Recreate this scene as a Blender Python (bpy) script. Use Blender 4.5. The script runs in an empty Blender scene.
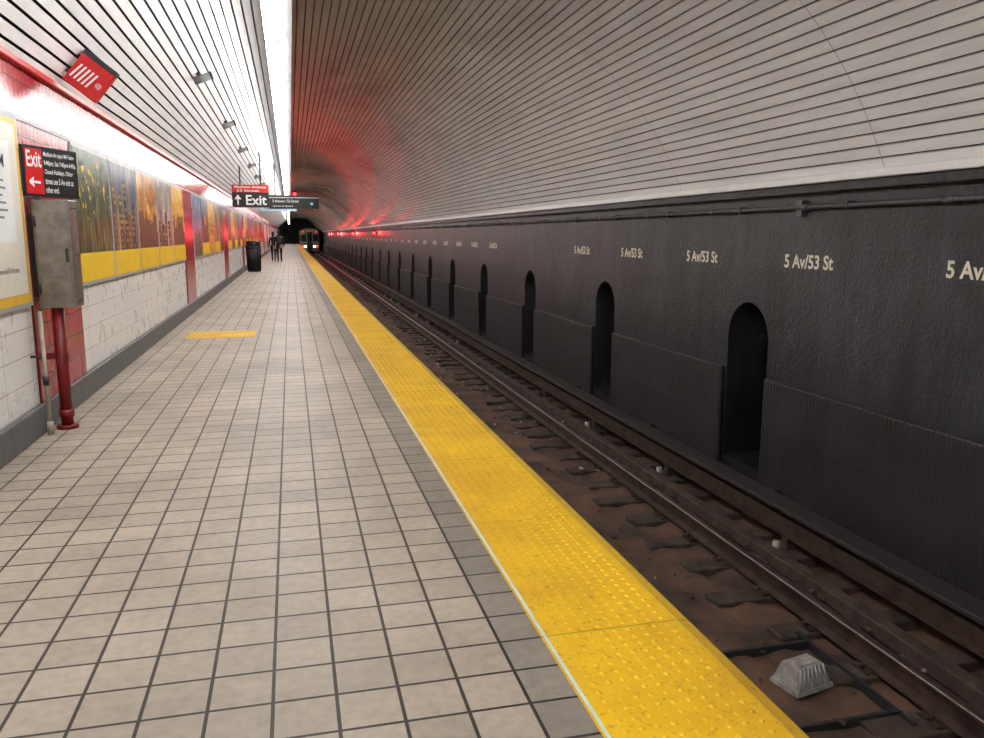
import bpy, bmesh, math, random
from mathutils import Vector, Matrix
random.seed(4)
S = bpy.context.scene
S.view_settings.view_transform = 'Standard'
S.view_settings.look = 'None'
S.view_settings.exposure = 0.0
COL = S.collection

# ------------------------------------------------------------ materials
def newmat(name):
    m = bpy.data.materials.new(name); m.use_nodes = True
    nt = m.node_tree; b = nt.nodes['Principled BSDF']
    return m, nt, b
def N(nt, t, **kw):
    n = nt.nodes.new(t)
    for k, v in kw.items(): setattr(n, k, v)
    return n
def rgba(c): return (c[0], c[1], c[2], 1)
def mixcol(nt, fac, a, b, mode='MIX'):
    n = N(nt, 'ShaderNodeMix', data_type='RGBA', blend_type=mode)
    for sock, v in ((n.inputs[0], fac), (n.inputs[6], a), (n.inputs[7], b)):
        if isinstance(v, bpy.types.NodeSocket): nt.links.new(v, sock)
        elif isinstance(v, (tuple, list)): sock.default_value = rgba(v)
        else: sock.default_value = v
    return n.outputs[2]
def math_(nt, op, a, b=None, clamp=False):
    n = N(nt, 'ShaderNodeMath', operation=op); n.use_clamp = clamp
    for i, v in enumerate((a, b)):
        if v is None: continue
        if isinstance(v, bpy.types.NodeSocket): nt.links.new(v, n.inputs[i])
        else: n.inputs[i].default_value = v
    return n.outputs[0]
def pos(nt, scale=(1, 1, 1)):
    g = N(nt, 'ShaderNodeNewGeometry')
    mp = N(nt, 'ShaderNodeMapping'); mp.inputs['Scale'].default_value = scale
    nt.links.new(g.outputs['Position'], mp.inputs['Vector'])
    return mp.outputs[0]
def noise(nt, vec, scale, detail=4, rough=.55):
    n = N(nt, 'ShaderNodeTexNoise'); n.inputs['Scale'].default_value = scale
    n.inputs['Detail'].default_value = detail; n.inputs['Roughness'].default_value = rough
    nt.links.new(vec, n.inputs['Vector']); return n.outputs[0]
def ramp(nt, fac, stops):
    r = N(nt, 'ShaderNodeValToRGB'); cr = r.color_ramp
    while len(cr.elements) < len(stops): cr.elements.new(.5)
    for e, (p, c) in zip(cr.elements, stops):
        e.position = p; e.color = rgba(c) if isinstance(c, (tuple, list)) else (c, c, c, 1)
    nt.links.new(fac, r.inputs[0]); return r.outputs[0]
def bump(nt, b, h, strength, dist=.01):
    n = N(nt, 'ShaderNodeBump'); n.inputs['Strength'].default_value = strength
    n.inputs['Distance'].default_value = dist
    nt.links.new(h, n.inputs['Height']); nt.links.new(n.outputs[0], b.inputs['Normal'])

def mat(name, col, rough=.5, metal=0., var=.2, scale=6., bmp=0., col2=None):
    m, nt, b = newmat(name)
    p = pos(nt); nz = noise(nt, p, scale, 5)
    c2 = col2 if col2 else tuple(c * (1 - var) for c in col)
    c = ramp(nt, nz, [(.3, c2), (.7, col)])
    nt.links.new(c, b.inputs['Base Color'])
    b.inputs['Roughness'].default_value = rough; b.inputs['Metallic'].default_value = metal
    if bmp: bump(nt, b, nz, bmp, .02)
    return m
def emit(name, col, s):
    m, nt, b = newmat(name)
    b.inputs['Base Color'].default_value = rgba(col)
    b.inputs['Emission Color'].default_value = rgba(col); b.inputs['Emission Strength'].default_value = s
    return m
def tile(name, c1, c2, mortar, w, h, ms, axes, rough=.3, off=(0, 0), brick_off=0., dirt=.25, bmp=.4, border=None, dscale=1.2, spec=.5, rvar=.25):
    m, nt, b = newmat(name)
    g = N(nt, 'ShaderNodeNewGeometry'); s = N(nt, 'ShaderNodeSeparateXYZ'); c = N(nt, 'ShaderNodeCombineXYZ')
    nt.links.new(g.outputs['Position'], s.inputs[0])
    for i in range(2):
        nt.links.new(math_(nt, 'ADD', s.outputs[axes[i]], 50 * (w, h)[i] * 2 - off[i]), c.inputs[i])
    br = N(nt, 'ShaderNodeTexBrick'); br.offset = brick_off; br.offset_frequency = 2; br.squash = 1
    nt.links.new(c.outputs[0], br.inputs['Vector'])
    I = br.inputs
    I['Color1'].default_value = rgba(c1); I['Color2'].default_value = rgba(c2); I['Mortar'].default_value = rgba(mortar)
    I['Scale'].default_value = 1; I['Mortar Size'].default_value = ms; I['Mortar Smooth'].default_value = .1
    I['Bias'].default_value = 0; I['Brick Width'].default_value = w; I['Row Height'].default_value = h
    p = pos(nt)
    d = ramp(nt, noise(nt, p, dscale, 6, .6), [(.3, 1 - dirt), (.65, 1.)])
    col = mixcol(nt, 1., br.outputs[0], d, 'MULTIPLY')
    d2 = ramp(nt, noise(nt, p, 22, 4, .6), [(.3, 1 - dirt * .5), (.6, 1.)])
    col = mixcol(nt, 1., col, d2, 'MULTIPLY')
    if border:
        f = math_(nt, 'GREATER_THAN', s.outputs[0], border)
        col = mixcol(nt, math_(nt, 'MULTIPLY', f, .8), col, mixcol(nt, 1., col, (.55, .58, .62), 'MULTIPLY'))
    nt.links.new(col, b.inputs['Base Color'])
    r = math_(nt, 'ADD', math_(nt, 'MULTIPLY', noise(nt, p, 5), rvar), rough - rvar / 2)
    nt.links.new(r, b.inputs['Roughness']); b.inputs['Specular IOR Level'].default_value = spec
    if bmp: bump(nt, b, math_(nt, 'SUBTRACT', 1., br.outputs[1]), bmp, .004)
    return m

M = {}
M['floor'] = tile('floor_tile', (.51, .43, .35), (.43, .362, .295), (.036, .029, .024), .203, .203, .0064, (0, 1), .48, (-.114, .05), dirt=.34, border=.70, spec=.36, dscale=.9)
M['white_tile'] = tile('white_wall_tile', (.82, .80, .77), (.78, .76, .735), (.42, .39, .37), .60, .20, .005, (1, 2), .28, (0, .22), dirt=.06, bmp=0, rvar=.06)
M['red_tile'] = tile('red_wall_tile', (.44, .010, .015), (.31, .007, .012), (.12, .012, .012), .10, .20, .006, (1, 2), .22, (0, .22), dirt=.12, bmp=0, spec=.32, rvar=.04)
M['plinth'] = mat('grey_base', (.12, .12, .12), .5, scale=10, bmp=.3)
M['slab'] = mat('platform_concrete', (.10, .09, .08), .8, scale=4, bmp=.4)

def slat_mat():
    m, nt, b = newmat('ceiling_slat_enamel')
    g = N(nt, 'ShaderNodeNewGeometry'); s = N(nt, 'ShaderNodeSeparateXYZ'); nt.links.new(g.outputs['Position'], s.inputs[0])
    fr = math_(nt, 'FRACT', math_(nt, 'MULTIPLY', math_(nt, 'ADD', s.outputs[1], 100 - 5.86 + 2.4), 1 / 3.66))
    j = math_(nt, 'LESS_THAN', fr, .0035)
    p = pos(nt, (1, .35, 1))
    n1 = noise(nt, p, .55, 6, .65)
    soot_shade = ramp(nt, n1, [(.36, .50), (.54, 1.)])
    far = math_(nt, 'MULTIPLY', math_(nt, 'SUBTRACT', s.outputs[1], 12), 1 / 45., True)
    crown_shade = math_(nt, 'MULTIPLY', math_(nt, 'SUBTRACT', s.outputs[2], 3.0), .9, True)  # shade beside the light beam painted into the crown, along with soot
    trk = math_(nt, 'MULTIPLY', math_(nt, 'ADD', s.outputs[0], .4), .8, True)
    k = math_(nt, 'MULTIPLY', math_(nt, 'ADD', math_(nt, 'ADD', math_(nt, 'MULTIPLY', far, .6), .06), math_(nt, 'MULTIPLY', crown_shade, .55)), trk, True)
    c = mixcol(nt, k, (.88, .88, .88), mixcol(nt, 1., (.60, .60, .60), soot_shade, 'MULTIPLY'))
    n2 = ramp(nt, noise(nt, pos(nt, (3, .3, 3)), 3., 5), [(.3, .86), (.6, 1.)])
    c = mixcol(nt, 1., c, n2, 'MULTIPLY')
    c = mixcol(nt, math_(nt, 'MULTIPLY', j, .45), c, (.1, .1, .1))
    nt.links.new(c, b.inputs['Base Color'])
    b.inputs['Roughness'].default_value = .22
    return m
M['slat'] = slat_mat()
M['void'] = mat('ceiling_backing', (.006, .006, .007), .9)
def bw():
    m, nt, b = newmat('black_painted_concrete')
    p = pos(nt)
    n1 = noise(nt, p, 1.1, 9, .7); n2 = noise(nt, p, 26, 5, .6)
    c = ramp(nt, n1, [(.32, (.012, .013, .017)), (.66, (.048, .049, .058))])
    st = ramp(nt, noise(nt, pos(nt, (1, 2.2, .28)), 1.7, 6, .7), [(.40, .40), (.55, 1.)])
    c = mixcol(nt, .8, c, st, 'MULTIPLY')
    chalk = ramp(nt, noise(nt, pos(nt, (1, 1, .6)), 2.6, 8, .75), [(.57, 0.), (.72, 1.)])
    c = mixcol(nt, math_(nt, 'MULTIPLY', chalk, .38), c, (.13, .13, .15))
    sp = ramp(nt, noise(nt, p, 48, 2), [(.68, 0.), (.75, 1.)])
    c = mixcol(nt, math_(nt, 'MULTIPLY', sp, .3), c, (.25, .25, .27))
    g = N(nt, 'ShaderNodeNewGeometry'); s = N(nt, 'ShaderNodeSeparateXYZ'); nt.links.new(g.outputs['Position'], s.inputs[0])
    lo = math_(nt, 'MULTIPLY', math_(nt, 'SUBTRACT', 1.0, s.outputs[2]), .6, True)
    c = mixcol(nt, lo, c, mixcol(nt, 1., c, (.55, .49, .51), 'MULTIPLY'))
    nt.links.new(c, b.inputs['Base Color']); b.inputs['Roughness'].default_value = .43
    h = math_(nt, 'ADD', math_(nt, 'MULTIPLY', n2, .5), math_(nt, 'MULTIPLY', n1, 1.1))
    bump(nt, b, h, .6, .035)
    return m
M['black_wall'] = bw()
def ribbed():
    m, nt, b = newmat('ribbed_black_concrete')
    p = pos(nt)
    wv = N(nt, 'ShaderNodeTexWave', wave_type='BANDS', bands_direction='Y'); wv.inputs['Scale'].default_value = 6.; wv.inputs['Distortion'].default_value = 1.2
    wv.inputs['Detail'].default_value = 3
    nt.links.new(p, wv.inputs[0])
    c = ramp(nt, noise(nt, p, 2, 7), [(.3, (.012, .010, .011)), (.7, (.028, .024, .026))])
    nt.links.new(c, b.inputs['Base Color']); b.inputs['Roughness'].default_value = .6
    h = math_(nt, 'ADD', wv.outputs[1], math_(nt, 'MULTIPLY', noise(nt, p, 14, 4), 1.4))
    bump(nt, b, h, .28, .03)
    return m
M['ribbed'] = ribbed()
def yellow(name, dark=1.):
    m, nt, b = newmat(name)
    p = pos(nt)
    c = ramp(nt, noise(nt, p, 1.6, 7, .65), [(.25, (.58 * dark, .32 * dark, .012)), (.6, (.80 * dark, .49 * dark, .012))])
    sp = ramp(nt, noise(nt, p, 34, 4, .7), [(.56, 0.), (.74, 1.)])
    c = mixcol(nt, math_(nt, 'MULTIPLY', sp, .65), c, (.16, .09, .02))
    g = N(nt, 'ShaderNodeNewGeometry'); s = N(nt, 'ShaderNodeSeparateXYZ'); nt.links.new(g.outputs['Position'], s.inputs[0])
    fr = math_(nt, 'FRACT', math_(nt, 'MULTIPLY', math_(nt, 'ADD', s.outputs[1], 49.78), 1 / 1.22))
    c = mixcol(nt, math_(nt, 'MULTIPLY', math_(nt, 'LESS_THAN', fr, .006), .6), c, (.15, .08, .01))
    nt.links.new(c, b.inputs['Base Color']); b.inputs['Roughness'].default_value = .48; b.inputs['Specular IOR Level'].default_value = .35
    return m
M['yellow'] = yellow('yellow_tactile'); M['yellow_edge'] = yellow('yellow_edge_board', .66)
M['white_line'] = mat('white_line_paint', (.62, .80, .82), .3, var=.25, scale=9)
M['dirt'] = mat('track_dirt', (.155, .078, .048), .85, scale=2.2, bmp=.9, col2=(.022, .015, .013))
M['tie'] = mat('track_tie', (.080, .050, .036), .8, scale=6, bmp=.6, col2=(.016, .012, .010))
M['rail'] = mat('rail_rust', (.085, .048, .034), .65, .3, scale=8, col2=(.024, .016, .013))
M['railtop'] = mat('rail_polished', (.34, .29, .26), .35, 1., scale=4)
M['cover'] = mat('third_rail_cover', (.028, .022, .022), .6, scale=5, bmp=.3)
M['steel'] = mat('brushed_steel', (.34, .30, .27), .38, .8, scale=10, var=.5)
M['dsteel'] = mat('dark_steel', (.05, .05, .055), .45, .5)
M['grey'] = mat('grey_paint', (.20, .20, .21), .45)
M['lgrey'] = mat('light_grey_paint', (.42, .42, .43), .4)
M['dkpaint'] = mat('dark_conduit_paint', (.09, .09, .095), .4)
M['beam'] = mat('beam_paint', (.30, .30, .31), .45)
M['redp'] = mat('red_enamel', (.55, .012, .014), .35, var=.1)
M['redpipe'] = mat('red_pipe_paint', (.22, .008, .009), .4, scale=9, var=.4)
M['whitep'] = mat('white_enamel', (.82, .82, .82), .35, var=.08)
M['cream'] = mat('cream_pipe', (.50, .44, .36), .5, var=.4)
M['black'] = mat('black_enamel', (.010, .010, .012), .45)
M['bluew'] = mat('pale_blue_enamel', (.45, .62, .75), .35)
M['light'] = emit('fluorescent_diffuser', (1., .985, .965), 32)
M['light2'] = emit('fluorescent_far', (1., .975, .95), 16)
M['redlamp'] = emit('red_lens', (1., .02, .02), 8)
M['headlamp'] = emit('headlamp_lens', (1., .93, .85), 7)
M['glass'] = mat('dark_glass', (.02, .02, .025), .08)
M['yposter'] = mat('poster_yellow', (.85, .55, .015), .4, var=.12)
M['poster_paper'] = mat('poster_paper', (.74, .69, .60), .4, var=.1)
M['gold'] = mat('poster_gold', (.80, .48, .05), .4)
M['dgreen'] = mat('poster_green', (.03, .06, .03), .4)
M['brown'] = mat('poster_brown', (.12, .05, .02), .4)
M['sky'] = mat('poster_sky', (.30, .38, .42), .4)
M['plastic'] = mat('dirty_plastic', (.46, .43, .39), .4, scale=18, var=.6, bmp=.3)
M['letter'] = mat('station_letter_paint', (.90, .86, .68), .5, var=.2, scale=20)
M['coat'] = mat('dark_coat', (.008, .008, .011), .8)
M['coat2'] = mat('navy_coat', (.010, .012, .022), .8)
M['jeans'] = mat('jeans', (.018, .022, .04), .8)
M['skin'] = mat('skin', (.45, .26, .18), .5, var=.05)
M['hair'] = mat('hair', (.02, .013, .01), .6)
M['bag'] = mat('bin_liner', (.02, .02, .02), .3, bmp=.5, scale=25)

def poster(name, stops, sc=(3, 3, 1.2), scale=2.5, seed=0):
    m, nt, b = newmat(name)
    n = noise(nt, pos(nt, sc), scale, 7, .7)
    c = ramp(nt, n, stops)
    n2 = ramp(nt, noise(nt, pos(nt, (1, 1, 1)), 20 + seed, 3, .7), [(.35, .45), (.62, 1.2)])
    c = mixcol(nt, .6, c, n2, 'MULTIPLY')
    nt.links.new(c, b.inputs['Base Color']); b.inputs['Roughness'].default_value = .30
    b.inputs['Specular IOR Level'].default_value = .2
    return m
PM = [poster('poster_trees', [(.38, (.012, .028, .014)), (.5, (.04, .08, .03)), (.64, (.22, .24, .08))]),
      poster('poster_tower', [(.35, (.02, .032, .055)), (.52, (.07, .10, .14)), (.68, (.50, .38, .14))], (1.5, 1.5, .5)),
      poster('poster_autumn', [(.35, (.12, .03, .01)), (.5, (.48, .19, .03)), (.66, (.70, .48, .18))], (1.2, 1.2, 1.2)),
      poster('poster_street', [(.35, (.06, .045, .04)), (.5, (.24, .20, .17)), (.66, (.60, .52, .42))], (1.2, 1.2, .8)),
      poster('poster_sunset', [(.3, (.38, .12, .02)), (.5, (.74, .40, .04)), (.66, (.85, .68, .32))], (1.2, 1.2, 2.5)),
      poster('poster_blue', [(.3, (.02, .035, .09)), (.5, (.07, .13, .25)), (.66, (.42, .48, .55))])]

# ------------------------------------------------------------ mesh builder
class B:
    def __init__(s, name): s.name = name; s.bm = bmesh.new(); s.mats = []
    def mi(s, m):
        if isinstance(m, str): m = M[m]
        if m not in s.mats: s.mats.append(m)
        return s.mats.index(m)
    def face(s, pts, m, smooth=False):
        f = s.bm.faces.new([s.bm.verts.new(p) for p in pts]); f.material_index = s.mi(m); f.smooth = smooth; return f
    def box(s, x0, x1, y0, y1, z0, z1, m, bevel=0):
        k = s.mi(m)
        r = bmesh.ops.create_cube(s.bm, size=1)
        base = Matrix.Translation(((x0 + x1) / 2, (y0 + y1) / 2, (z0 + z1) / 2)) @ Matrix.Diagonal((x1 - x0, y1 - y0, z1 - z0, 1))
        vs = r['verts']
        for v in vs: v.co = base @ v.co
        for f in list({f for v in vs for f in v.link_faces}): f.material_index = k
        if bevel:
            es = list({e for v in vs for e in v.link_edges})
            rr = bmesh.ops.bevel(s.bm, geom=es, offset=bevel, segments=2, affect='EDGES', profile=.5)
            for f in rr['faces']: f.material_index = k
    def cyl(s, p0, p1, r, m, seg=14, r2=None):
        p0 = Vector(p0); p1 = Vector(p1); d = p1 - p0; k = s.mi(m)
        mt = Matrix.Translation((p0 + p1) / 2) @ d.to_track_quat('Z', 'Y').to_matrix().to_4x4()
        q = bmesh.ops.create_cone(s.bm, cap_ends=True, segments=seg, radius1=r, radius2=r if r2 is None else r2, depth=d.length, matrix=mt)
        for f in {f for v in q['verts'] for f in v.link_faces}:
            f.material_index = k; f.smooth = len(f.verts) == 4
    def ball(s, c, r, m, sc=(1, 1, 1), u=16, v=10):
        k = s.mi(m)
        mm = Matrix.Translation(c) @ Matrix.Diagonal((sc[0], sc[1], sc[2], 1))
        q = bmesh.ops.create_uvsphere(s.bm, u_segments=u, v_segments=v, radius=r, matrix=mm)
        for f in {f for v_ in q['verts'] for f in v_.link_faces}: f.material_index = k; f.smooth = True
        return q['verts']
    def mesh(s, me, m, fn=None):
        nf = len(s.bm.faces)
        s.bm.from_mesh(me); s.bm.verts.ensure_lookup_table(); s.bm.faces.ensure_lookup_table()
        for f in s.bm.faces[nf:]:
            f.material_index = s.mi(fn(f.calc_center_median())) if fn else s.mi(m)
            f.smooth = fn is not None
    def text(s, body, o, ex, ey, w, h, m, bold=.01):
        cu = bpy.data.curves.new('t', 'FONT'); cu.body = body; cu.offset = bold; cu.resolution_u = 3
        ob = bpy.data.objects.new('t', cu); COL.objects.link(ob)
        bpy.context.view_layer.update()
        me = bpy.data.meshes.new_from_object(ob.evaluated_get(bpy.context.evaluated_depsgraph_get()))
        bpy.data.objects.remove(ob); bpy.data.curves.remove(cu)
        xs = [v.co.x for v in me.vertices]; ys = [v.co.y for v in me.vertices]
        x0, x1, y0, y1 = min(xs), max(xs), min(ys), max(ys)
        ex = Vector(ex).normalized(); ey = Vector(ey).normalized(); o = Vector(o)
        for v in me.vertices:
            a = ((v.co.x - x0) / (x1 - x0) - .5) * w; c = ((v.co.y - y0) / (y1 - y0) - .5) * h
            v.co = o + ex * a + ey * c
        s.mesh(me, m); bpy.data.meshes.remove(me)
    def done(s, mt=None, parent=None):
        bmesh.ops.recalc_face_normals(s.bm, faces=[f for f in s.bm.faces])
        me = bpy.data.meshes.new(s.name); s.bm.to_mesh(me); s.bm.free()
        for m in s.mats: me.materials.append(m)
        ob = bpy.data.objects.new(s.name, me); COL.objects.link(ob)
        if mt: ob.matrix_world = mt
        if parent: ob.parent = parent
        return ob

Y0, Y1 = -9., 150.
WX = -1.92; RX = 5.0; CX, CZ, R = 1.31, .466, 3.93
PE = 1.47

# ------------------------------------------------------------ floor / platform
b = B('floor')
b.box(WX - .3, .86, Y0, Y1, -.25, 0, 'floor')
b.box(.86, PE - .05, Y0, Y1, -.25, -.003, 'slab')
b.box(WX - .3, 1.05, Y0, Y1, -1.6, -.25, 'slab')
b.done()
b = B('tactile_warning_strip')
b.box(.86, 1.415, Y0, Y1, -.003, .004, 'yellow')
b.box(.868, .880, Y0, 60, .004, .0055, 'white_line')
yk = b.mi('yellow')
def dome(bm, x, y, z, r=.0125, h=.006, seg=7):
    a = [bm.verts.new((x + r * math.cos(t * 2 * math.pi / seg), y + r * math.sin(t * 2 * math.pi / seg), z)) for t in range(seg)]
    c = [bm.verts.new((x + r * .55 * math.cos(t * 2 * math.pi / seg), y + r * .55 * math.sin(t * 2 * math.pi / seg), z + h)) for t in range(seg)]
    for i in range(seg):
        f = bm.faces.new((a[i], a[(i + 1) % seg], c[(i + 1) % seg], c[i])); f.material_index = yk
    f = bm.faces.new(c); f.material_index = yk
y = 1.2
while y < 26:
    for i in range(9):
        dome(b.bm, .935 + i * .054, y, .004)
    y += .054
b.done()
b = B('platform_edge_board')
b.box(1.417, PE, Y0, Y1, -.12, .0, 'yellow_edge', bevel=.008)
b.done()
b = B('yellow_floor_pad'); b.box(-1.55, -.57, 12.35, 13.2, 0, .006, 'yellow')
yk = b.mi('yellow')
for i in range(16):
    for j in range(14): dome(b.bm, -1.51 + i * .06, 12.39 + j * .06, .006, h=.003)
b.done()

# ------------------------------------------------------------ left wall
b = B('wall_left')
cols = [6.70 + 9.3 * k for k in range(-2, 15)]
zf, zt = 2.36, 2.72
b.box(WX - .3, WX, Y0, Y1, 0, zt + .15, 'white_tile')
b.done()
b = B('baseboard_left'); b.box(WX, WX + .045, Y0, Y1, 0, .22, 'plinth', bevel=.01); b.done()
b = B('trim_frieze'); b.box(WX, WX + .02, Y0, Y1, zf, zt, 'red_tile'); b.done()
b = B('trim_cornice'); b.box(WX, WX + .07, Y0, Y1, zt, zt + .05, 'redp', bevel=.01)
b.box(WX, WX + .03, Y0, Y1, zf - .03, zf, 'lgrey'); b.done()
b = B('trim_red_columns')
for c in cols:
    if c + 1.4 < Y1: b.box(WX, WX + .02, c, c + 1.4, .22, zf - .03, 'red_tile')
b.done()

def poster_panel(name, y0, y1, z0, z1, pm, yellow_h=.27, kind=0):
    b = B(name); x = WX + .001
    b.box(x, x + .03, y0, y1, z0, z1, 'lgrey')
    f = .03; xx = x + .03
    b.box(xx, xx + .004, y0 + f, y1 - f, z0 + f + yellow_h, z1 - f, pm)
    if yellow_h: b.box(xx, xx + .004, y0 + f, y1 - f, z0 + f, z0 + f + yellow_h, 'yposter')
    rnd = random.Random(int(y0 * 10))
    zb = z0 + f + yellow_h; xs = xx + .005
    if kind == 1:   # skyline with lit windows
        yy = y0 + f + .05
        while yy < y1 - f - .25:
            w = rnd.uniform(.10, .22); h = rnd.uniform(.25, .80)
            b.box(xx + .004, xs, yy, yy + w, zb, zb + h, rnd.choice(['black', 'brown', 'dgreen']))
            for a in range(int(h / .07)):
                for c in range(int(w / .04)):
                    if rnd.random() < .5:
                        b.face([(xs + .001, yy + .01 + c * .04, zb + .02 + a * .07), (xs + .001, yy + .032 + c * .04, zb + .02 + a * .07), (xs + .001, yy + .032 + c * .04, zb + .06 + a * .07), (xs + .001, yy + .01 + c * .04, zb + .06 + a * .07)], 'gold')
            yy += w + rnd.uniform(.03, .15)
    if kind == 2:   # trees
        for i in range(5):
            yy = y0 + .15 + i * .29
            b.box(xx + .004, xs, yy, yy + .025, zb, zb + .55, 'black')
            for c in range(26):
                cy = yy + rnd.gauss(0, .09); cz = zb + .55 + rnd.gauss(.05, .14); r_ = rnd.uniform(.015, .04)
                cy = min(max(cy, y0 + .06), y1 - .06); cz = min(cz, z1 - .08)
                b.face([(xs + .001 + c * .0001, cy + r_ * math.cos(t), cz + r_ * math.sin(t)) for t in (0, 1.2, 2.5, 3.9, 5.1)], rnd.choice(['dgreen', 'dgreen', 'dgreen', 'gold', 'brown']))
    if kind == 3:   # sunset skyline: bands, sun, silhouette
        b.box(xx + .004, xs, y0 + f, y1 - f, zb, zb + .22, 'brown')
        b.box(xx + .004, xs, y0 + f, y1 - f, zb + .22, zb + .27, 'gold')
        b.face([(xs + .001, (y0 + y1) / 2 + .12 * math.cos(t * .42), zb + .48 + .12 * math.sin(t * .42)) for t in range(15)], 'gold')
        yy = y0 + .06
        while yy < y1 - .2:
            w = rnd.uniform(.05, .14); b.box(xs, xs + .001, yy, yy + w, zb + .2, zb + .22 + rnd.uniform(.05, .35), 'brown'); yy += w
    return b.done()
ppos = [(8.14, 9.66), (9.69, 11.24), (11.27, 12.82), (12.85, 14.38), (14.41, 15.93)]
for i, (a, c) in enumerate(ppos):
    poster_panel('advertising_poster', a, c, 1.03, 2.33, PM[i], .27, [2, 1, 3, 1, 3][i])
bay = [5, 1, 4, 3, 0]
for k, s0 in enumerate((17.44, 26.74, 36.04, 45.34, 54.64)):
    for i in range(5):
        a = s0 + i * 1.56; poster_panel('advertising_poster', a, a + 1.53, 1.03, 2.33, PM[bay[(i + k) % 5]], .27 if (i + k) % 2 else 0, [1, 3, 2][i % 3])
b = B('framed_notice_poster')
x = WX + .001
b.box(x, x + .03, 5.1, 6.66, .98, 2.34, 'lgrey'); b.box(x + .03, x + .033, 5.13, 6.63, 1.01, 2.31, 'gold')
b.box(x + .033, x + .036, 5.2, 6.56, 1.08, 2.27, 'poster_paper')
b.box(x + .036, x + .037, 5.5, 6.40, 1.45, 2.14, 'whitep')
for i in range(7):
    b.box(x + .038, x + .039, 5.62, 6.28 - random.random() * .25, 1.86 - i * .05, 1.875 - i * .05, 'grey')
b.text('MUSEUM', (x + .040, 5.96, 2.0), (0, 1, 0), (0, 0, 1), .6, .09, 'black')
b.text('Subway stop 5 Avenue/53 Street', (x + .038, 5.96, 1.25), (0, 1, 0), (0, 0, 1), .85, .05, 'black', 0)
b.done()

b = B('steel_electrical_cabinet')
b.box(-1.86, -1.60, 6.70, 6.93, .95, 1.76, 'steel', bevel=.008)
b.box(-1.84, -1.62, 6.692, 6.70, .98, 1.73, 'steel', bevel=.003)
b.box(WX + .02, -1.85, 6.74, 6.90, 1.05, 1.65, 'dsteel')
b.box(-1.645, -1.63, 6.672, 6.692, 1.30, 1.40, 'dsteel')
for z in (1.1, 1.6): b.cyl((-1.84, 6.69, z - .04), (-1.84, 6.69, z + .04), .008, 'dsteel')
for z in (1.0, 1.35, 1.7): b.box(-1.60, -1.598, 6.74, 6.9, z - .005, z + .005, 'dsteel')
b.done()
b = B('red_standpipe')
b.cyl((-1.76, 6.78, .0), (-1.76, 6.78, .95), .044, 'redpipe', 18)
b.cyl((-1.76, 6.78, .0), (-1.76, 6.78, .03), .08, 'redpipe', 18)
b.cyl((-1.76, 6.78, .09), (-1.76, 6.78, .15), .054, 'redpipe', 18)
b.box(WX + .02, -1.71, 6.76, 6.80, .55, .60, 'redpipe')
b.done()
b = B('conduit_pipe')
b.cyl((-1.83, 6.58, .0), (-1.83, 6.58, .94), .015, 'cream', 12)
b.cyl((-1.83, 6.58, .0), (-1.83, 6.58, .10), .024, 'cream', 12)
b.cyl((-1.83, 6.58, .38), (-1.83, 6.58, .45), .022, 'dsteel', 12)
b.cyl((-1.83, 6.58, .6), (-1.92, 6.58, .6), .01, 'dsteel', 8)
b.done()

def local(o, ex, ey):
    ex = Vector(ex).normalized(); ey = Vector(ey).normalized(); ez = ex.cross(ey)
    m = Matrix((ex, ey, ez)).transposed().to_4x4(); m.translation = Vector(o); return m
p0 = Vector((-1.895, 6.66, 1.97)); p1 = Vector((-1.665, 7.24, 1.97))
L = (p1 - p0).length
mt = local((p0 + p1) / 2, p1 - p0, (0, 0, 1))
b = B('exit_wall_sign')
b.box(-L / 2, L / 2, -.185, .185, -.025, .025, 'black')
b.box(-L / 2 + .02, -L / 2 + .21, -.165, .165, .025, .028, 'redp')
X, Yv = (1, 0, 0), (0, 1, 0)
b.text('Exit', (-L / 2 + .115, .09, .030), X, Yv, .16, .12, 'whitep', .02)
b.text('<', (-L / 2 + .075, -.08, .030), X, Yv, .05, .08, 'whitep', .03)
b.box(-L / 2 + .055, -L / 2 + .17, -.089, -.071, .029, .031, 'whitep')
for i, t in enumerate(['Madison Av open M-F 6am-', '9:40pm, Sat 7:45pm-6:45p.', 'Closed Holidays. Other', 'times use 5 Av exit at', 'other end.']):
    w = .375 * len(t) / 25
    b.text(t, (-L / 2 + .225 + w / 2, .13 - i * .065, .030), X, Yv, w, .045, 'whitep', .01)
b.box(-L / 2 - .03, -L / 2 + .02, -.15, .15, -.02, .02, 'dsteel')
b.done(mt)

# ------------------------------------------------------------ ceiling vault
def ap(a, r, y): return (CX + r * math.cos(a), y, CZ + r * math.sin(a))
a0 = math.radians(23.8); a1 = math.radians(144.9)
b = B('ceiling')
n = 60
for i in range(n):
    t0 = a0 - .02 + (a1 - a0 + .04) * i / n; t1 = a0 - .02 + (a1 - a0 + .04) * (i + 1) / n
    b.face([ap(t0, R + .07, Y0), ap(t0, R + .07, Y1), ap(t1, R + .07, Y1), ap(t1, R + .07, Y0)], 'void')
    b.face([ap(t0, R + .25, Y0), ap(t0, R + .25, Y1), ap(t1, R + .25, Y1), ap(t1, R + .25, Y0)], 'void')
ns = 76; pitch = (a1 - a0) / ns
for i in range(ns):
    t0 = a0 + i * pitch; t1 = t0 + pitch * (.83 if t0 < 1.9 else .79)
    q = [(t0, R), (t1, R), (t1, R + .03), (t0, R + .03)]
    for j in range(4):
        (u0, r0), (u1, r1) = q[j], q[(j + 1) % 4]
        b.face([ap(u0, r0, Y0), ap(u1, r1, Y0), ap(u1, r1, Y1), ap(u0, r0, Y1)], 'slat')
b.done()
b = B('trim_fascia'); b.box(4.84, 4.91, Y0, Y1, 1.985, 2.06, 'whitep', bevel=.01); b.done()

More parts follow.
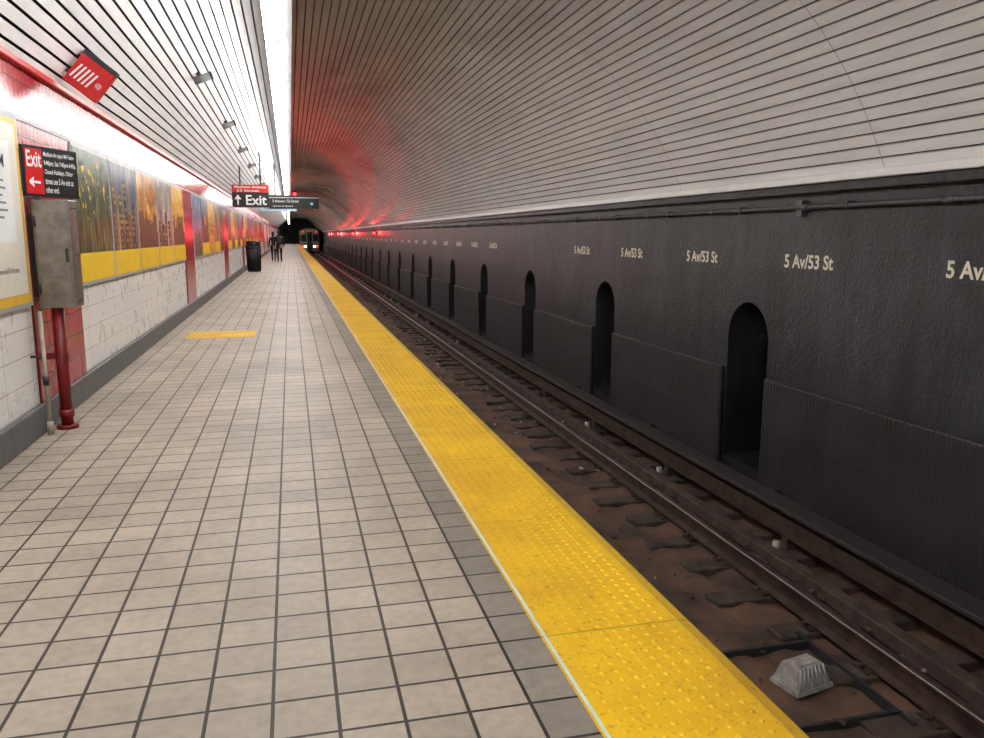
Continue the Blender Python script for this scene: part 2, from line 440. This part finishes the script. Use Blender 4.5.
b = B('ceiling_light_beam')
b.box(.0, .09, Y0, 140, 3.36, 4.16, 'beam')
b.box(-.16, .10, Y0, 140, 3.42, 3.47, 'beam')
y = Y0 + .1
while y < 138:
    if y < 52: b.box(-.15, -.04, y, y + 2.38, 3.29, 3.42, 'light')
    else: b.box(-.15, -.04, y, y + 2.38, 3.29, 3.42, 'light2')
    b.box(-.152, -.02, y + 2.38, y + 2.44, 3.285, 3.42, 'beam')
    y += 2.44
b.done()

for k in range(6):
    Y = 11.5 + 4.6 * k; t = math.acos((-1.085 - CX) / R)
    c = Vector(ap(t, R, Y)); nrm = (Vector((CX, Y, CZ)) - c).normalized()
    b = B('ceiling_speaker')
    b.cyl(c, c + nrm * .05, .03, 'dsteel')
    q = c + nrm * .09
    ax = Vector((.93, .0, .35)).normalized()
    b.cyl(q - ax * .11, q + ax * .11, .05, 'grey', 18)
    b.cyl(q + ax * .11, q + ax * .14, .058, 'dsteel', 18, .05)
    b.done()

c = Vector((-1.756, 7.78, 2.924))
nrm = (Vector((CX, c.y, CZ)) - c).normalized()
up = Vector((-nrm.z, 0, nrm.x)); up = up if up.z > 0 else -up
mt = local(c + nrm * .18 + up * .03, nrm, up)
b = B('red_information_sign')
b.box(-.15, .15, -.16, .16, -.05, .05, 'redp', bevel=.006)
b.box(-.152, .152, .12, .165, -.052, .052, 'dsteel')
for i in range(5):
    x = -.105 + i * .036
    vs = [(x - .022, -.10), (x - .006, -.10), (x + .018, .04), (x + .002, .04)]
    b.face([(p, q, .0515) for p, q in vs], 'whitep')
b.text('@', (.10, -.03, .0515), X, Yv, .05, .05, 'whitep', 0)
b.cyl((-.20, .08, 0), (-.15, .08, 0), .015, 'dsteel'); b.cyl((-.20, -.08, 0), (-.15, -.08, 0), .015, 'dsteel')
b.done(mt)

def vz(x): return CZ + math.sqrt(R * R - (x - CX) ** 2)
def hang(b, xs, y, z):
    for x in xs: b.cyl((x, y, z), (x, y, vz(x)), .02, 'dsteel', 8)
b = B('exit_hanging_sign')
b.box(-1.53, -.54, 23.95, 24.05, 2.27, 2.68, 'black'); b.box(-1.53, -.54, 23.95, 24.05, 2.68, 2.89, 'redp')
b.text('Exit', (-.88, 23.94, 2.47), (1, 0, 0), (0, 0, 1), .56, .28, 'whitep', .02)
b.text('Madison Avenue', (-1.03, 23.94, 2.83), (1, 0, 0), (0, 0, 1), .85, .07, 'whitep')
b.text('53 Street', (-1.1, 23.94, 2.73), (1, 0, 0), (0, 0, 1), .6, .06, 'whitep')
b.box(-1.395, -1.355, 23.935, 23.95, 2.34, 2.52, 'whitep')
b.face([(-1.47, 23.94, 2.49), (-1.28, 23.94, 2.49), (-1.375, 23.94, 2.62)], 'whitep')
hang(b, (-1.3, -.75), 24, 2.88); b.done()
b = B('platform_hanging_sign')
b.box(-.68, 1.05, 29.95, 30.05, 2.42, 2.89, 'black')
b.box(-.68, 1.05, 29.94, 29.95, 2.80, 2.815, 'whitep')
b.text('5 Avenue / 53 Street', (-.1, 29.935, 2.69), (1, 0, 0), (0, 0, 1), .9, .09, 'whitep', 0)
b.text('Uptown & Queens', (-.2, 29.935, 2.51), (1, 0, 0), (0, 0, 1), .7, .07, 'whitep', 0)
b.cyl((.80, 29.935, 2.6), (.80, 29.955, 2.6), .05, 'bluew', 20)
hang(b, (-.45,), 30, 2.88); b.done()
b = B('arrival_display_sign')
b.box(-1.3, .35, 39.9, 40.1, 2.62, 2.86, 'bluew'); b.text('to Jamaica Center 3 min', (-.5, 39.89, 2.74), (1, 0, 0), (0, 0, 1), 1.3, .12, 'black')
hang(b, (-1.0,), 40, 2.85); b.done()

# ------------------------------------------------------------ right wall with niches
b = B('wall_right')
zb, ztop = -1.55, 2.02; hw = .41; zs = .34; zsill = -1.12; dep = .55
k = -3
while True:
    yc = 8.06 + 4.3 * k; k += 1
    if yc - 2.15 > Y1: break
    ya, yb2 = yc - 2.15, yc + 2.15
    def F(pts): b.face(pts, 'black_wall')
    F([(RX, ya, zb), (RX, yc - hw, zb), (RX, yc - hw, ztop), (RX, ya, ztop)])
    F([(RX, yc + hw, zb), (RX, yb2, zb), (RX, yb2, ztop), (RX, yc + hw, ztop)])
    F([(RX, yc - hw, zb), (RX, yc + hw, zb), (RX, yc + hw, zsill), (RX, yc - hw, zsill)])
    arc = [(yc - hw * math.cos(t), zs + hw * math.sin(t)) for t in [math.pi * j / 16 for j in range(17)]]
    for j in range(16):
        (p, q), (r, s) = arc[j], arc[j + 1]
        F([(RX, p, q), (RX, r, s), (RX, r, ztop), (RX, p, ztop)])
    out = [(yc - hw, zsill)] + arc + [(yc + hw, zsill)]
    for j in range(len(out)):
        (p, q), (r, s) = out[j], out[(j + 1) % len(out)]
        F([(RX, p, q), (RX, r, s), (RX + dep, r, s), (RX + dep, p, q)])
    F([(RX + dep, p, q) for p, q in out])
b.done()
b = B('trim_lower_wall_panels')
for k in range(-3, 33):
    yc = 8.06 + 4.3 * k
    if yc > Y1 - 5: break
    b.box(4.94, RX - .001, yc + hw + .04, yc + 4.3 - hw - .04, -1.55, -.04, 'ribbed', bevel=.02)
    b.box(4.93, 4.941, yc + hw + .06, yc + 4.3 - hw - .06, -.66, -.62, 'ribbed')
b.done()
b = B('trim_upper_ledge'); b.box(4.90, RX + .3, Y0, Y1, 1.90, 2.02, 'black_wall', bevel=.01); b.done()
b = B('wall_conduit')
b.cyl((4.94, Y0, 1.77), (4.94, Y1, 1.77), .024, 'dkpaint', 10)
y = -8
while y < 80:
    b.box(4.912, 5.0, y, y + .03, 1.735, 1.805, 'dsteel'); b.cyl((4.94, y + .6, 1.77), (4.94, y + .7, 1.77), .031, 'dkpaint', 10); y += 1.8
b.box(4.93, 5.0, 7.1, 7.2, 1.68, 1.84, 'dkpaint', bevel=.005)
b.done()
for k in range(-3, 30):
    Y = 7.04 + 2.15 * k
    if k in (4, 5) or Y > 72: continue
    b = B('station_name_lettering')
    b.text('5 Av/53 St', (RX - .004, Y, 1.235), (0, -1, 0), (0, 0, 1), .78, .14, 'letter', .026)
    b.done()

b = B('wall_far'); b.box(WX - .3, RX + .6, Y1, Y1 + .2, -1.6, 4.7, 'black_wall'); b.done()
b = B('bounce_wall_back'); b.box(WX - .3, RX + .6, Y0 - .2, Y0, -1.6, 4.7, 'lgrey'); b.done()  # unseen wall added behind the camera to bounce light back

# ------------------------------------------------------------ track bed
b = B('track_bed_floor')
nx, ny = 30, 1000
gx = [1.05 + (RX - 1.05) * i / nx for i in range(nx + 1)]
vs = []
rr = random.Random(2)
for j in range(ny + 1):
    yy = Y0 + (Y1 - Y0) * (j / ny)
    vs.append([b.bm.verts.new((xx, yy, -1.415 + rr.uniform(-.03, .03) + (.035 * math.exp(-((xx - 2.8) / .25) ** 2)) - (.03 if xx > 4 else 0))) for xx in gx])
kk = b.mi('dirt')
for j in range(ny):
    for i in range(nx):
        f = b.bm.faces.new((vs[j][i], vs[j][i + 1], vs[j + 1][i + 1], vs[j + 1][i])); f.material_index = kk; f.smooth = True
b.done()
track = bpy.data.objects.new('railway_track', None); COL.objects.link(track)
b = B('ties')
y = Y0 + .3
while y < Y1 - 1:
    w = rr.uniform(.2, .25)
    e = rr.uniform(3.12, 3.34)
    b.box(e, 4.5, y, y + w, -1.52, -1.38 + rr.uniform(-.012, .008), 'tie', bevel=.012)
    b.box(1.7, 2.62, y, y + w, -1.52, -1.39, 'tie')
    b.box(3.58, 3.84, y + .03, y + w - .03, -1.40, -1.36, 'rail')
    for dx in (3.60, 3.82): b.cyl((dx, y + w / 2, -1.36), (dx, y + w / 2, -1.325), .018, 'rail', 8)
    y += .61
b.done(parent=track)
def rail(name, x, zt, top='railtop'):
    b = B(name)
    prof = [(-.07, -.16), (.07, -.16), (.07, -.148), (.012, -.13), (.012, -.04), (.036, -.03), (.036, -.006), (.028, 0), (-.028, 0), (-.036, -.006), (-.036, -.03), (-.012, -.04), (-.012, -.13), (-.07, -.148)]
    for i in range(len(prof)):
        p, q = prof[i], prof[(i + 1) % len(prof)]
        b.face([(x + p[0], Y0, zt + p[1]), (x + q[0], Y0, zt + q[1]), (x + q[0], Y1, zt + q[1]), (x + p[0], Y1, zt + p[1])], top if i in (6, 7, 8) else 'rail')
    return b.done(parent=track)
rail('rail_1', 3.71, -1.20); rail('rail_2', 2.27, -1.20)
b = B('guard_timber'); b.box(4.02, 4.14, Y0, Y1, -1.40, -1.28, 'tie', bevel=.012); b.done(parent=track)
b = B('third_rail')
b.box(4.36, 4.43, Y0, Y1, -1.22, -1.10, 'rail'); b.box(4.39 - .07, 4.39 + .07, Y0, Y1, -1.25, -1.22, 'rail')
b.box(4.30, 4.53, Y0, Y1, -1.03, -.985, 'cover', bevel=.01)
y = Y0 + .5
while y < Y1 - 1:
    b.box(4.53, 4.57, y, y + .05, -1.4, -.99, 'dsteel'); b.box(4.33, 4.45, y, y + .09, -1.39, -1.25, 'tie')
    b.cyl((4.22, y, -1.39), (4.22, y, -1.27), .035, 'plastic' if rr.random() < .4 else 'tie', 10)
    y += 2.44
b.done(parent=track)
b = B('cable_conduit')
b.cyl((4.72, Y0, -1.28), (4.72, Y1, -1.28), .05, 'cover', 12)
b.cyl((4.78, Y0, -1.16), (4.78, Y1, -1.16), .03, 'cover', 12)
y = Y0 + 1
while y < Y1: b.box(4.66, 4.84, y, y + .06, -1.46, -1.10, 'dsteel'); y += 3
b.done(parent=track)
b = B('drain_grating')
for yy in (3.72, 4.60): b.box(2.55, 3.5, yy, yy + .03, -1.42, -1.355, 'dsteel')
for xx in (2.72, 3.47): b.box(xx, xx + .03, 3.6, 4.75, -1.42, -1.36, 'dsteel')
b.done(parent=track)

b = B('plastic_track_block')
o = Vector((3.12, 4.18, -1.385)); rz = Matrix.Rotation(math.radians(12), 4, 'Z')
def fr(x0, y0, z0, x1, y1, z1, m):
    lo = [o + (rz @ Vector((sx * x0, sy * y0, z0))) for sx, sy in ((-1, -1), (1, -1), (1, 1), (-1, 1))]
    hi = [o + (rz @ Vector((sx * x1, sy * y1, z1))) for sx, sy in ((-1, -1), (1, -1), (1, 1), (-1, 1))]
    for i in range(4): b.face([lo[i], lo[(i + 1) % 4], hi[(i + 1) % 4], hi[i]], m)
    b.face(hi, m); b.face(lo[::-1], m)
fr(.16, .12, .0, .155, .115, .03, 'plastic'); fr(.145, .105, .03, .11, .07, .15, 'plastic'); fr(.09, .05, .15, .085, .045, .16, 'plastic')
for i in range(-3, 4):
    q0 = o + rz @ Vector((i * .042, -.107, .03)); q1 = o + rz @ Vector((i * .032, -.073, .15)); b.cyl(q0, q1, .006, 'lgrey', 6)
b.done()
b = B('track_litter')
for i in range(420):
    y = random.uniform(3.5, 30); x = random.choice([random.uniform(2.55, 3.55), random.uniform(2.55, 3.55), random.uniform(3.85, 4.0)])
    s = random.uniform(.008, .035); a = random.random() * 6.28; z = -1.360
    m = random.choice(['brown', 'brown', 'tie', 'tie', 'dirt', 'dirt', 'rail', 'rail', 'redpipe', 'cream'] if y < 9 else ['brown', 'tie', 'tie', 'dirt', 'cream', 'rail', 'redpipe'])
    pts = [Vector((x + s * math.cos(a + t) * random.uniform(.6, 1.3), y + s * math.sin(a + t) * random.uniform(.6, 1.3), z + random.uniform(0, .025))) for t in (0, 1.3, 2.2, 3.3, 4.8)]
    b.face(pts, m)
    b.face([p + Vector((0, 0, .01)) for p in pts[:4]], m)
b.done()

# ------------------------------------------------------------ trash can
b = B('trash_can')
cx, cy = -1.50, 35.
b.cyl((cx, cy, 0), (cx, cy, .06), .26, 'black', 24)
b.cyl((cx, cy, .06), (cx, cy, 1.0), .25, 'dsteel', 24, .285)
for i in range(24):
    t = i * math.pi / 12
    b.cyl((cx + .262 * math.cos(t), cy + .262 * math.sin(t), .05), (cx + .298 * math.cos(t), cy + .298 * math.sin(t), 1.0), .014, 'black', 6)
b.cyl((cx, cy, .98), (cx, cy, 1.04), .31, 'black', 24)
b.cyl((cx, cy, 1.04), (cx, cy, 1.20), .30, 'bag', 24, .29)
b.cyl((cx, cy, 1.20), (cx, cy, 1.25), .31, 'black', 24, .27)
b.done()

# ------------------------------------------------------------ people
def skinmesh(verts, edges, radii, sub=2):
    me = bpy.data.meshes.new('sk'); me.from_pydata(verts, edges, []); ob = bpy.data.objects.new('sk', me); COL.objects.link(ob)
    md = ob.modifiers.new('s', 'SKIN'); md.use_smooth_shade = True; md.branch_smoothing = .6
    for i, r in enumerate(radii):
        rx, ry = r if isinstance(r, tuple) else (r, r)
        me.skin_vertices[0].data[i].radius = (rx, ry); me.skin_vertices[0].data[i].use_root = (i == 0)
    sb = ob.modifiers.new('u', 'SUBSURF'); sb.levels = sub; sb.render_levels = sub
    bpy.context.view_layer.update()
    r = bpy.data.meshes.new_from_object(ob.evaluated_get(bpy.context.evaluated_depsgraph_get()))
    bpy.data.objects.remove(ob); return r
def person(name, x, y, rot, coat, legs, h=1.72, ph=1, hairlen=0, bagm=False):
    b = B(name)
    s = ph
    V = [(0, 0, .96), (0, .005, 1.10), (0, 0, 1.27), (0, -.01, 1.40), (0, 0, 1.49), (0, .01, 1.56)]
    Rr = [(.15, .11), (.135, .10), (.165, .115), (.14, .10), .065, .052]
    E = [(0, 1), (1, 2), (2, 3), (3, 4), (4, 5)]
    hands = []
    for sd in (-1, 1):
        f = sd * s
        i = len(V)
        V += [(sd * .09, 0, .88), (sd * .10, .10 * f + .03, .49), (sd * .10, .20 * f - .06, .10 + (.03 if f < 0 else 0)), (sd * .11, .20 * f + .07, .045)]
        Rr += [(.095, .10), .062, .042, (.042, .032)]
        E += [(0, i), (i, i + 1), (i + 1, i + 2), (i + 2, i + 3)]
        i = len(V)
        wr = (sd * .25, -.16 * f + .06, .88)
        V += [(sd * .17, -.01, 1.40), (sd * .225, -.07 * f - .02, 1.14), wr]
        Rr += [.068, .05, .032]
        E += [(3, i), (i, i + 1), (i + 1, i + 2)]
        hands.append((sd, wr, f))
    me = skinmesh(V, E, Rr)
    b.mesh(me, coat, fn=lambda c: 'black' if c.z < .13 else (legs if c.z < .82 else ('skin' if c.z > 1.5 and abs(c.x) < .08 else coat)))
    b.cyl((0, 0, .78), (0, 0, 1.0), .19, coat, 20, .15)
    for sd, w, f in hands:
        w = Vector(w)
        d = Vector((-.05 * sd, .12, -1)).normalized(); side = Vector((0, 1, 0))
        pe = w + d * .085
        me = skinmesh([tuple(w), tuple(w + d * .04), tuple(pe)], [(0, 1), (1, 2)], [(.024, .024), (.016, .036), (.014, .038)], 1)
        b.mesh(me, 'skin', fn=lambda c: 'skin')
        for q in range(4):
            o_ = pe + side * (.027 - q * .018) - d * .012; ln = [.072, .08, .074, .058][q]
            cu = Vector((-sd * .35, 0, 0))
            pts = [o_, o_ + d * ln * .45, o_ + d * ln * .75 + cu * .03, o_ + d * ln * .95 + cu * .08]
            me = skinmesh([tuple(p) for p in pts], [(0, 1), (1, 2), (2, 3)], [.0092, .0088, .008, .007], 1)
            b.mesh(me, 'skin', fn=lambda c: 'skin')
        o_ = w + d * .03 + side * .03
        pts = [o_, o_ + side * .022 + d * .025, o_ + side * .028 + d * .055]
        me = skinmesh([tuple(p) for p in pts], [(0, 1), (1, 2)], [.011, .010, .008], 1)
        b.mesh(me, 'skin', fn=lambda c: 'skin')
    hc = Vector((0, .02, 1.665))
    vs = b.ball(hc, .1, 'skin', (.78, .95, 1.16), 24, 18)
    for v in vs:
        dz = (v.co.z - hc.z)
        if dz < -.03: k_ = 1 + (dz + .03) * 3.2; v.co.x = hc.x + (v.co.x - hc.x) * k_; v.co.y = hc.y + .012 + (v.co.y - hc.y - .012) * (k_ * .3 + .7)
    b.ball(hc + Vector((0, .098, -.012)), .013, 'skin', (.8, 1.1, 1.6), 10, 8)
    for sx in (-1, 1):
        b.ball(hc + Vector((sx * .031, .083, .008)), .011, 'whitep', (1.2, .7, .8), 10, 8)
        b.ball(hc + Vector((sx * .031, .0895, .008)), .005, 'black', (1, .6, 1), 8, 6)
        b.ball(hc + Vector((sx * .031, .085, .027)), .014, 'hair', (1.3, .5, .25), 8, 6)
        b.ball(hc + Vector((sx * .079, -.0, -.005)), .02, 'skin', (.4, .8, 1.4), 10, 8)
    b.ball(hc + Vector((0, .084, -.052)), .02, 'redpipe', (1.1, .4, .28), 10, 6)
    hv = b.ball(hc + Vector((0, -.014, .018)), .108, 'hair', (.82, .95, 1.08), 24, 16)
    for v in hv:
        if v.co.z < hc.z - .0 and v.co.y > hc.y - .01: v.co.z = hc.z + .035; v.co.y = min(v.co.y, hc.y + .03)
        if hairlen and v.co.z < hc.z and v.co.y <= hc.y - .01: v.co.z -= hairlen * (hc.z - v.co.z) * 8
    b.cyl((0, .0, 1.50), (0, .005, 1.55), .085, coat, 16, .07)
    if bagm:
        b.box(-.13, .13, -.25, -.11, 1.05, 1.42, 'dsteel', bevel=.03)
        for sx in (-.09, .09): b.box(sx - .02, sx + .02, -.14, -.10, 1.1, 1.44, 'dsteel')
    k = h / 1.78
    return b.done(Matrix.Translation((x, y, 0)) @ Matrix.Rotation(rot, 4, 'Z') @ Matrix.Diagonal((k, k, k, 1)))
person('walking_man', -.60, 46., .1, 'coat', 'coat', 1.78, 1, 0, True)
person('walking_woman', -.94, 47.4, -.1, 'coat2', 'jeans', 1.68, -1, .12)

# ------------------------------------------------------------ train
b = B('subway_train')
tx, ty = 2.92, 128.
prof = []
w = 1.40
for p in [(-w, -.97), (-w, 1.9)]: prof.append(p)
for j in range(1, 10):
    t = math.pi - math.pi * j / 10; prof.append((w * math.cos(t), 1.95 + .6 * math.sin(t)))
prof += [(w, 1.9), (w, -.97)]
f0 = [(tx + p, ty, q) for p, q in prof]; f1 = [(tx + p, ty + 15, q) for p, q in prof]
for i in range(len(prof)):
    j = (i + 1) % len(prof); b.face([f0[i], f0[j], f1[j], f1[i]], 'steel')
b.face(f0, 'steel'); b.face(f1[::-1], 'steel')
fy = ty - .01
b.box(tx - .38, tx + .38, fy - .04, ty, -.85, 1.95, 'dsteel'); b.box(tx - .26, tx + .26, fy - .06, fy - .03, .6, 1.6, 'glass')
for sx in (-1, 1):
    b.box(tx + sx * .90 - .38, tx + sx * .90 + .38, fy - .04, ty, .55, 1.55, 'glass')
    b.cyl((tx + sx * 1.05, fy - .07, -.25), (tx + sx * 1.05, fy, -.25), .14, 'redlamp', 16)
    b.cyl((tx + sx * .68, fy - .07, -.25), (tx + sx * .68, fy, -.25), .16, 'headlamp', 16)
    b.cyl((tx + sx * 1.0, fy - .06, 2.0), (tx + sx * 1.0, fy, 2.0), .07, 'redlamp', 12)
    b.box(tx + sx * .45 - .02, tx + sx * .45 + .02, fy - .12, fy, -.8, 1.5, 'lgrey')
    for yy in range(2, 15, 3): b.box(tx + sx * 1.40 - .01, tx + sx * 1.40 + .01, ty + yy - .9, ty + yy + .9, .5, 1.5, 'glass')
    for yy in (ty + 2.2, ty + 4.2, ty + 11, ty + 13): b.cyl((tx + sx * .72 - .06, yy, -.78), (tx + sx * .72 + .06, yy, -.78), .42, 'dsteel', 20)
b.box(tx - .6, tx + .6, fy - .03, ty, 2.05, 2.25, 'black')
b.text('JAMAICA', (tx, fy - .04, 2.15), (1, 0, 0), (0, 0, 1), 1.0, .12, 'gold')
b.box(tx - 1.2, tx + 1.2, ty + .1, ty + 14.9, -1.12, -.95, 'dsteel'); b.box(tx - .2, tx + .2, ty - .5, ty, -.95, -.7, 'dsteel')
b.done()

# ------------------------------------------------------------ red lamps added to cast a red glow on wall and vault
def lamp(name, x, y, z, e, wx=RX - .005):
    b = B(name)
    b.box(x - .09, x + .09, y - .06, y + .12, z - .16, z + .16, 'black', bevel=.01)
    b.cyl((x, y - .10, z), (x, y - .06, z), .065, 'redlamp', 16)
    b.box(x - .08, x + .08, y - .17, y - .06, z + .075, z + .085, 'black')
    b.cyl((x, y, z), (wx, y, z), .02, 'dsteel', 8)
    ob = b.done()
    l = bpy.data.lights.new(name + '_glow', 'POINT'); l.energy = e; l.color = (1, .04, .05); l.shadow_soft_size = .05
    o = bpy.data.objects.new('added_glow', l); o.location = (x, y - .22, z); COL.objects.link(o); o.parent = ob  # free point light added in front of the lens
lamp('added_red_glow_lamp', 4.78, 48, 1.62, 40)
lamp('added_red_glow_lamp', 4.78, 64, 1.62, 110)
lamp('added_red_glow_lamp', 4.78, 84, 1.62, 200)
lamp('added_red_glow_lamp', 4.78, 104, 1.62, 200)
lamp('added_red_glint_lamp', .32, 44, 3.62, 26, .095)  # added on the beam for red glints along the vault
lamp('added_red_glint_lamp', .32, 60, 3.62, 60, .095)

w = bpy.data.worlds.new('tunnel_air'); S.world = w; w.use_nodes = True
w.node_tree.nodes['Background'].inputs[0].default_value = (.5, .55, .6, 1); w.node_tree.nodes['Background'].inputs[1].default_value = .02

psi = math.atan(202 * .9863 / 800); th = math.atan(134 / 800)
Fv = Vector((math.sin(psi) * math.cos(th), math.cos(psi) * math.cos(th), -math.sin(th)))
Rv = Vector((math.cos(psi), -math.sin(psi), 0)); Uv = Rv.cross(Fv)
cm = Matrix((Rv, Uv, -Fv)).transposed().to_4x4(); cm.translation = (0, 0, 1.5)
cam = bpy.data.cameras.new('camera'); cam.sensor_width = 36; cam.lens = 36 * 800 / 984; cam.clip_end = 300; cam.clip_start = .05
co = bpy.data.objects.new('camera', cam); co.matrix_world = cm; COL.objects.link(co); S.camera = co
